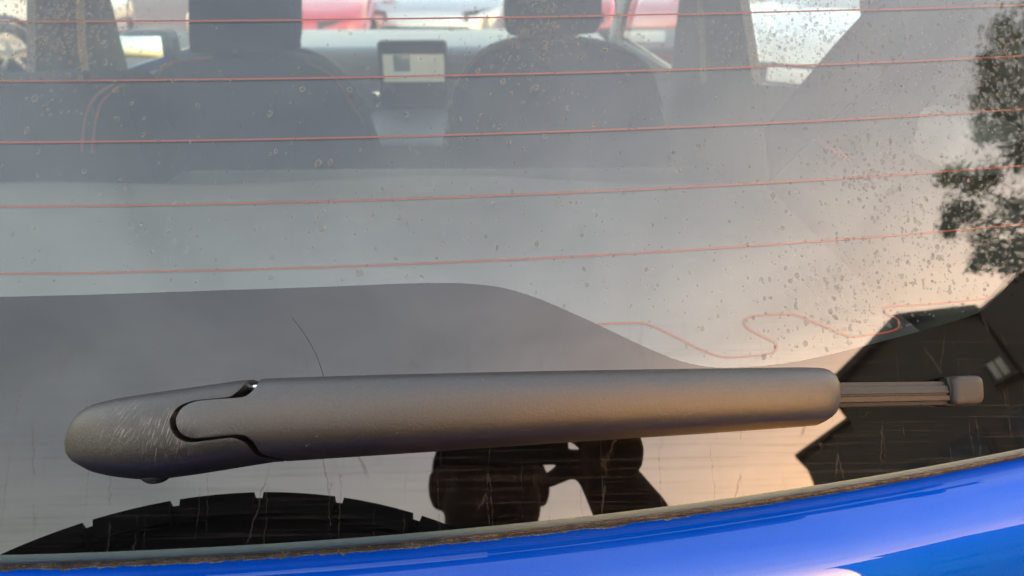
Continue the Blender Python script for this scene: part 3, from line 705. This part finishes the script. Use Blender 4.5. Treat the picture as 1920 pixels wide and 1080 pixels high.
# ------------------------------------------------------------------ cars parked beyond
def parked_car(label, col, loc, rz, metal=.1):
    root = empty("parked_car", loc, rz); tag(root, label, "car", "cars parked beyond the windscreen")
    pm = pbr("car_paint", col, .25, metal=metal, coat=1.0, var=.04, scale=3); dk = M['black']
    st = [(-2.10, .60, .34, .62, .70), (-2.04, .74, .24, .70, .76), (-1.90, .83, .21, .78, .82), (-1.55, .875, .20, .86, .91), (-1.0, .885, .19, .90, .99), (-.2, .89, .19, .92, 1.02), (.8, .89, .19, .93, 1.03), (1.5, .88, .20, .93, 1.02), (1.92, .84, .22, .88, .98), (2.05, .74, .26, .80, .90), (2.10, .60, .34, .70, .80)]
    sec = lambda wv, zb, zs, zt: [(-wv*.9, zb), (-wv*.985, zb+.10), (-wv, (zb+zs)/2), (-wv*.985, zs), (-wv*.93, zt-.02), (-wv*.6, zt+.01), (0, zt+.02), (wv*.6, zt+.01), (wv*.93, zt-.02), (wv*.985, zs), (wv, (zb+zs)/2), (wv*.985, zb+.10), (wv*.9, zb)]
    V = [(x, y, z) for (y, wv, zb, zs, zt) in st for x, z in sec(wv, zb, zs, zt)]
    m = 13; F = grid_faces(len(st), m, True) + [tuple(range(m)), tuple((len(st)-1)*m+i for i in range(m))]
    b = mk("body", V, F, pm, root); fixn(b)
    gh = [(-1.02, .76, .98, 1.0), (-.42, .68, 1.0, 1.40), (.1, .66, 1.0, 1.47), (.9, .66, 1.0, 1.46), (1.55, .64, 1.0, 1.32), (1.86, .70, .97, 1.0)]
    V = [(x, y, z) for y, wv, z0, z1 in gh for x, z in ((-.80, z0), (-wv, z1-.05 if z1 > 1.1 else z1), (-wv*.85, z1), (wv*.85, z1), (wv, z1-.05 if z1 > 1.1 else z1), (.80, z0))]
    o = mk("cabin_glass", V, grid_faces(6, 6), M['darkglass'], root); fixn(o)
    V = [(x, y, z+.012) for y, wv, z0, z1 in gh[1:5] for x, z in ((-wv*1.01, z1-.05), (-wv*.85, z1), (0, z1+.015), (wv*.85, z1), (wv*1.01, z1-.05))]
    o = mk("roof", V, grid_faces(4, 5), pm, root); fixn(o)
    for x in (-1, 1):
        for y in (-1.32, 1.30):
            wheel("wheel", (x*.80, y, .32), .32, .20, root)
            r_ = lathe("wheel_arch", [(.33, -.02), (.385, -.02), (.385, .02), (.33, .02)], M['pit'], root, 32, Matrix.Translation((x*.872, y, .33)) @ Matrix.Rotation(R(90), 4, 'Z'))
        hlm = mk("headlight", [(x*(.42+.34*a_), -2.095+.16*a_*a_*1.0 + (0 if c else 0), .63+.05*a_ + c*(.11-.02*a_)) for a_ in (0, .35, .7, 1) for c in (0, .5, 1)], grid_faces(4, 3), M['lamp'], root); fixn(hlm)
        hlm.location = (0, -.012, 0)
        o = box("mirror", (x*.98, -.62, 1.02), (.18, .10, .12), pm, root, .03)
        o = box("tail_light", (x*.70, 2.03, .84), (.22, .10, .16), M['red_lamp'], root, .03)
        for y0 in (-.15, .75): o = box("door_handle", (x*.893, y0+.3, .84), (.02, .16, .025), M['chrome'], root, .006)
    box("grille", (0, -2.10, .50), (.95, .05, .16), dk, root, .02); box("lower_grille", (0, -2.10, .36), (1.1, .05, .08), dk, root, .02)
    box("number_plate", (0, -2.135, .50), (.46, .02, .11), M['plate'], root, .004)
    return root
M['darkglass'] = pbr("tinted_glass", (.02, .025, .028), .05, spec=.6)
M['lamp'] = pbr("headlamp_lens", (.16, .17, .18), .08, metal=.5, spec=.8)
M['red_lamp'] = pbr("tail_lamp_lens", (.5, .02, .02), .15)
M['plate'] = pbr("number_plate_blank", (.7, .7, .66), .5)
def gz(x, y, z): d = ray(x, y); return CAM + d*((z-CAM[2])/d[2])
p = gz(18, 96, .33)
parked_car("white parked car seen side-on beyond the left door window", (.6, .59, .56), (p[0]-1.28, p[1]+.82, 0), R(90))
p = at_y(470, 20, 7.2); parked_car("red parked car beyond the left front headrest", (.5, .02, .03), (p[0], p[1]+2.2, 0), R(4))
p = at_y(815, 20, 8.4); parked_car("silver grey parked car beyond the dashboard display", (.5, .52, .54), (p[0], p[1]+2.2, 0), R(-3), .6)
p = at_y(1225, 20, 8.2); parked_car("dusty red parked car beyond the right front seat", (.42, .03, .03), (p[0], p[1]+2.2, 0), R(-2))
p = gz(1440, 96, .68); parked_car("white parked car with headlight seen through the right rear door window", (.6, .6, .59), (p[0]+1.55, p[1]+1.65, 0), R(-38))

# ------------------------------------------------------------------ what the glass reflects: house and tree behind the photographer
AZ = R(47); DH = 15.0
hd = Vector((math.sin(AZ), -math.cos(AZ), 0)); hs = Vector((math.cos(AZ), math.sin(AZ), 0))      # away from the car, sideways (towards greater azimuth)
HP = hd*DH + Vector((.43, -.03, 0)); house = empty("house", tuple(HP), math.atan2(hs.y, hs.x))       # local x = sideways, local y = towards the car... see hw()
HM = Matrix.Translation(HP) @ Matrix(((hs.x, hd.x, 0), (hs.y, hd.y, 0), (0, 0, 1))).to_4x4()
tag(house, "tall dark gabled house mirrored in the right of the window", "house")
house.rotation_euler = (0, 0, math.atan2(hs.y, hs.x)); bpy.context.view_layer.update()
def h_under(o, p=None): o.parent = p or house; o.matrix_parent_inverse = house.matrix_world.inverted() if (p is None) else Matrix(); return o
M['wall'] = pbr("house_render", (.14, .12, .105), .9, scale=3, var=.25, bump=.004, bscale=40)
M['rooft'] = pbr("roof_tiles", (.10, .075, .06), .8, scale=6, var=.3)
def hprism(name, poly, d0, d1, mat): return h_under(prism(name, poly, lambda p, a: HM @ Vector((p[0], a, p[1])), d0, d1, mat))
hprism("main_wall", [(-1.45, 0), (2.35, 0), (2.35, 10.15), (.8, 10.95), (-1.45, 10.2)], 0, 9, M['wall'])
rf1 = hprism("roof", [(-1.62, 10.16), (.8, 10.97), (2.45, 10.14), (2.45, 10.3), (.8, 11.12), (-1.62, 10.36)], -.25, 9.2, M['rooft'])
hprism("side_wing", [(-2.88, 0), (-1.452, 0), (-1.452, 9.35), (-2.88, 9.15)], .1, 7, M['wall'])
hprism("wing_roof", [(-3.0, 9.12), (-1.455, 9.36), (-1.455, 9.46), (-3.0, 9.22)], -.05, 7.1, M['rooft'])
hprism("chimney_wall", [(2.5, 0), (9.5, 0), (9.5, 10.2), (6, 11.2), (2.5, 10.5)], .3, 9, M['wall'])
M['sky_pane'] = pbr("pane_painted_sky", (.75, .70, .6), .1, spec=.8)  # sky reflection on the top panes, painted as a pale base colour
for sx in (-.85, .55, 2.05, 4.0, 6.5):
    for z in (1.2, 4.2, 7.1, 8.78):
        if z == 8.78 and sx in (-.85, .55): continue
        wdt, hgt = (.9, 1.3) if z < 8 else (.36, .42)
        yf = .25 if sx > 2.5 else -.04
        c = HM @ Vector((sx, yf, z)); rot = Matrix(((hs.x, hd.x, 0), (hs.y, hd.y, 0), (0, 0, 1)))
        f = box("window", c, (wdt+.14, .10, hgt+.14), M['trim'], None, .01, rot); h_under(f)
        for k in (-1, 1):
            pn = box("pane", HM @ Vector((sx+k*wdt*.26, yf-.045, z)), (wdt*.42, .03, hgt), M['sky_pane'] if z > 8 else M['darkglass'], None, .004, rot); h_under(pn, f)
        sl_ = box("sill", HM @ Vector((sx, yf-.09, z-hgt/2-.1)), (wdt+.25, .16, .06), M['wall'], None, .01, rot); h_under(sl_, f)
dr = box("door", HM @ Vector((3.2, .26, 1.05)), (.95, .08, 2.1), M['trim'], None, .01, Matrix(((hs.x, hd.x, 0), (hs.y, hd.y, 0), (0, 0, 1)))); h_under(dr)

def leaf_mat():
    b = NB("leaves"); tc = b.add("TexCoord"); n_ = b.noise(tc.outputs['Object'], 3, 3)
    c = b.mixc(n_, (.06, .085, .055), (.11, .14, .09)); p = b.add("BsdfPrincipled"); b.set(p.inputs['Base Color'], c); p.inputs['Roughness'].default_value = .6
    tl = b.add("BsdfTranslucent"); b.set(tl.inputs[0], c); return b.done(b.smix(.25, p, tl))
M['leaf'] = leaf_mat(); M['bark'] = pbr("bark", (.10, .08, .06), .9, scale=12, bump=.02, bscale=25)
def rp(x, y, D):                        # point seen mirrored at photograph point, D metres off in plan
    a = refl(x, y, 0.0); b = refl(x, y, 1.0); d = b-a; return a + d*(D/math.hypot(d[0], d[1]))
def tree():
    rr = random.Random(11); D = 11.0
    base = rp(2080, 420, D); root = empty("broadleaf_tree", (base[0], base[1], 0)); tag(root, "leafy tree mirrored at the right end of the window", "tree")
    inv = Matrix.Translation((-base[0], -base[1], 0))
    loc = lambda p: inv @ Vector(tuple(p))
    spots = [(1870, 130, .32), (1900, 85, .35), (1905, 180, .4), (1845, 185, .28), (1850, 115, .2), (1880, 60, .35), (1915, 130, .5), (1900, 230, .45), (1860, 160, .3), (1880, 235, .34), (1910, 290, .36), (1845, 250, .22), (1838, 225, .12), (1795, 330, .26), (1770, 335, .16), (1830, 345, .30), (1860, 330, .26), (1790, 395, .22), (1775, 420, .14), (1820, 400, .26), (1850, 440, .30), (1895, 400, .32), (1915, 460, .3), (1780, 435, .12), (1840, 485, .20), (1870, 480, .22), (1900, 500, .22), (1830, 500, .10),
             (1960, 60, .6), (1980, 160, .7), (1990, 260, .7), (1980, 360, .7), (1975, 450, .6), (2060, 100, .8), (2080, 220, .9), (2090, 340, .9), (2060, 440, .8), (2180, 160, .9), (2200, 300, 1.0), (2170, 420, .9), (1960, 0, .5), (2060, 0, .8), (2150, 40, .8)]
    V = []; F = []; cen = []
    for x, y, r in spots:
        c = Vector(tuple(rp(x, y, D+rr.uniform(-.6, .6)))); cen.append(c)
        for q in range(int(230*r/.2) if r < .5 else int(1100*r)):
            d = Vector((rr.gauss(0, 1), rr.gauss(0, 1), rr.gauss(0, .8)))*r*.55
            p = loc(c + d); s = rr.uniform(.03, .06); a = Vector((rr.gauss(0, 1), rr.gauss(0, 1), rr.gauss(0, .5))).normalized(); b_ = a.cross(Vector((rr.gauss(0, 1), rr.gauss(0, 1), rr.gauss(0, 1)))).normalized(); n0 = len(V)
            V += [p-a*s, p+b_*s*.45-a*s*.1, p+a*s*1.1, p-b_*s*.45-a*s*.1]; F.append((n0, n0+1, n0+2, n0+3))
    o = mk("crown", V, F, M['leaf'], root, False)
    top = cen[29]; b0 = Vector((base[0], base[1], 0)); fork = b0 + Vector((0, 0, 5.2))
    tube("trunk", [loc(b0), loc(b0+Vector((.05, .05, 1.5))), loc(b0+Vector((-.05, .1, 3.5))), loc(fork)], [.26, .22, .18, .15], M['bark'], root, 12)
    for c in cen:
        m = fork*.45+c*.55 + Vector((0, 0, .35)); tube("limb", [loc(fork), loc(fork*.75+m*.25+Vector((0, 0, .1))), loc(m), loc(c)], [.06, .035, .018, .005], M['bark'], root, 6)
tree()

# ------------------------------------------------------------------ the photographer and the phone
def person():
    bm = bmesh.new()
    def ell(c, s, rot=None):
        Mx = Matrix.Translation(c)
        if rot is not None: Mx = Mx @ rot.to_4x4()
        bmesh.ops.create_uvsphere(bm, u_segments=24, v_segments=16, radius=1, matrix=Mx @ Matrix.Diagonal((*s, 1)))
    def cone(a, b, ra, rb, sx=1.0):
        a = Vector(a); b = Vector(b); d = b-a; Mx = Matrix.Translation((a+b)/2) @ d.to_track_quat('Z', 'Y').to_matrix().to_4x4() @ Matrix.Diagonal((sx, 1, 1, 1))
        bmesh.ops.create_cone(bm, cap_ends=True, segments=20, radius1=ra, radius2=rb, depth=d.length, matrix=Mx)
    def limb(pts, rads):
        for (a, b), (ra, rb) in zip(zip(pts[:-1], pts[1:]), zip(rads[:-1], rads[1:])): cone(a, b, ra, rb)
        for p, r in zip(pts, rads): ell(p, (r, r, r))
    H = Vector(tuple(refl(917, 892, .70)))
    # head, jaw, nose, ears, brow
    ell(H, (.074, .094, .098)); ell(H+Vector((0, .014, -.055)), (.072, .078, .070)); ell(H+Vector((0, .062, -.092)), (.034, .034, .026))
    ell(H+Vector((0, .098, -.022)), (.013, .02, .028)); ell(H+Vector((0, .107, -.036)), (.016, .016, .013)); ell(H+Vector((0, .08, .022)), (.056, .02, .016))
    ell(H+Vector((0, .088, -.066)), (.026, .012, .010))
    for s in (-1, 1):
        ell(H+Vector((s*.081, -.004, -.018)), (.012, .022, .033), Matrix.Rotation(s*R(4), 3, 'Y')); ell(H+Vector((s*.034, .074, -.04)), (.026, .02, .022))
    limb([H+Vector((0, -.02, -.07)), H+Vector((0, -.05, -.17))], [.070, .072])
    N = H+Vector((0, -.05, -.17))
    # torso
    ell(N+Vector((0, -.01, -.06)), (.15, .085, .06)); ell(N+Vector((0, -.01, -.16)), (.195, .12, .15)); ell(N+Vector((0, .0, -.30)), (.175, .115, .17)); ell(N+Vector((0, .005, -.44)), (.165, .115, .14)); ell(N+Vector((0, -.01, -.57)), (.175, .12, .12))
    foot = .0; hip = N.z-.60
    for s in (-1, 1):
        hpt = Vector((N.x+s*.095, N.y-.01, hip)); kn = Vector((N.x+s*.11, N.y+.02, hip*.52+.02)); an = Vector((N.x+s*.115, N.y-.03, .09))
        limb([hpt, kn, an], [.095, .062, .042]); ell(Vector((an.x, an.y+.07, .045)), (.048, .13, .042)); ell(an+Vector((0, 0, -.03)), (.045, .05, .06))
    # right arm holds the phone, left arm hangs bent
    shR = N+Vector((.175, -.01, -.075)); haR = Vector(tuple(refl(1148, 838, .40))); elR = Vector(tuple(refl(1228, 1040, .56))); wr = Vector(tuple(refl(1138, 893, .44)))
    limb([shR, elR], [.062, .050]); limb([elR, elR*.55+wr*.45, wr], [.049, .046, .033])
    limb([wr, haR], [.032, .033]); ell(haR, (.036, .022, .042))
    r_, u_, f_ = Vector(tuple(rt)), Vector(tuple(up)), Vector(tuple(fw))
    ph = Vector(tuple(CAM)) - f_*.018                      # centre line of the phone body behind the lens
    grip = ph + r_*.135 + u_*.012
    for k in range(4):                                       # fingers over the back of the phone
        b0 = haR + u_*(.026-.017*k) + f_*.012 - r_*(.01); t1 = grip + u_*(.046-.020*k) + f_*.016 + r_*(.006); t2 = t1 - r_*(.030-.003*k) + f_*.002
        limb([b0, t1, t2], [.0095, .0088, .0072])
    limb([haR - u_*.012 - f_*.012, grip - u_*.03 - f_*.022, grip - u_*.006 - f_*.024 - r_*.035], [.012, .010, .008])
    pk = Vector(tuple(refl(1024, 903, .47))); limb([wr*.35+haR*.65 - r_*.012, (wr*.4+haR*.6)*.45+pk*.55 + u_*.006, pk], [.015, .013, .009])
    shL = N+Vector((-.175, -.01, -.075)); elL = shL+Vector((-.06, .03, -.29)); wL = elL+Vector((.05, .13, -.20)); hL = wL+Vector((.03, .05, -.075))
    limb([shL, elL, wL], [.062, .05, .032]); limb([wL, hL], [.03, .034])
    for k in range(4):
        a = hL+Vector((-.024+.016*k, .005, -.03)); limb([a, a+Vector((.002, .012, -.035)), a+Vector((.006, .0, -.062+.006*abs(k-1.4)))], [.0095, .009, .0075])
    limb([hL+Vector((.03, .01, 0)), hL+Vector((.05, .02, -.03)), hL+Vector((.05, .022, -.055))], [.012, .0105, .0085])
    me = bpy.data.meshes.new("person"); bm.to_mesh(me); bm.free()
    o = bpy.data.objects.new("person", me); COL.objects.link(o)
    md = o.modifiers.new("r", 'REMESH'); md.mode = 'VOXEL'; md.voxel_size = .0055
    sm_ = o.modifiers.new("s", 'SMOOTH'); sm_.iterations = 6; sm_.factor = .5
    dg = bpy.context.evaluated_depsgraph_get(); me2 = bpy.data.meshes.new_from_object(o.evaluated_get(dg)); bpy.data.objects.remove(o)
    o = put("person", me2, [M['skin'], M['shirt'], M['jeans'], M['shoe']])
    co = np.empty(len(me2.polygons)*3); me2.polygons.foreach_get("center", co); co = co.reshape(-1, 3)
    idx = np.zeros(len(co), int); neck = N.z-.012
    idx[co[:, 2] < neck] = 1
    def near(p, q, f):  # fraction along the upper arm
        p = np.array(p); q = np.array(q); t = ((co-p)@(q-p))/((q-p)@(q-p)); return t
    mid = elR
    idx[np.linalg.norm(co-np.array(haR), axis=1) < .08] = 0
    idx[(np.linalg.norm(co-np.array(wL), axis=1) < .17) & (co[:, 1] > shL.y+.02)] = 0
    idx[(co[:, 2] < hip+.04) & (np.linalg.norm(co-np.array(hL), axis=1) > .12)] = 2
    idx[co[:, 2] < .085] = 3
    me2.polygons.foreach_set("material_index", idx)
    # hair as a shell over the skull
    bm = bmesh.new(); bmesh.ops.create_uvsphere(bm, u_segments=40, v_segments=28, radius=1, matrix=Matrix.Translation(H+Vector((0, -.008, .012))) @ Matrix.Diagonal((.086, .102, .100, 1)))
    bmesh.ops.delete(bm, geom=[v for v in bm.verts if (v.co.z < H.z+.028 and v.co.y > H.y+.01) or v.co.z < H.z-.055 or (v.co.z < H.z+.0 and abs(v.co.x-H.x) > .06 and v.co.y > H.y-.03)], context='VERTS')
    for v in bm.verts:
        k = mnoise.noise(v.co*38)*.006; v.co += (v.co-H).normalized()*k
    hr = from_bm("hair", bm, M['hair'], o, True)
    for s in (-1, 1):                          # eyes
        e = lathe("eye", [(.0005, .0), (.006, .0015), (.010, .005), (.0105, .010), (.0005, .014)][::-1], M['eye'], o, 16, Matrix.Translation(H+Vector((s*.031, .078, .0)))); fixn(e)
    tag(o, "person in dark t-shirt holding up a phone, mirrored below the wiper", "person")
    return ph, r_, u_, f_
M['skin'] = pbr("skin", (.045, .02, .014), .7, spec=.1, scale=30); M['shirt'] = pbr("dark_shirt_cloth", (.012, .013, .018), .9); M['jeans'] = pbr("jeans_cloth", (.03, .04, .07), .9)
M['shoe'] = pbr("shoe", (.03, .03, .03), .7); M['hair'] = pbr("dark_hair", (.012, .01, .009), .6, scale=200); M['eye'] = pbr("eye_white", (.6, .58, .55), .2)
ph, r_, u_, f_ = person()
RM = Matrix(((r_.x, u_.x, -f_.x), (r_.y, u_.y, -f_.y), (r_.z, u_.z, -f_.z)))
pc = ph + r_*.058 + u_*.006
phone = box("phone", pc, (.147, .0715, .0078), M['black'], None, .0035, RM, 3)
tag(phone, "dark phone held sideways in the photographer's raised hand", "phone")
box("camera_bump", ph + r_*.001 + u_*.001 + f_*.0049, (.026, .026, .0018), M['black'], phone, .0008, RM)
for dx, dy in ((0, 0), (.0, .0)): pass
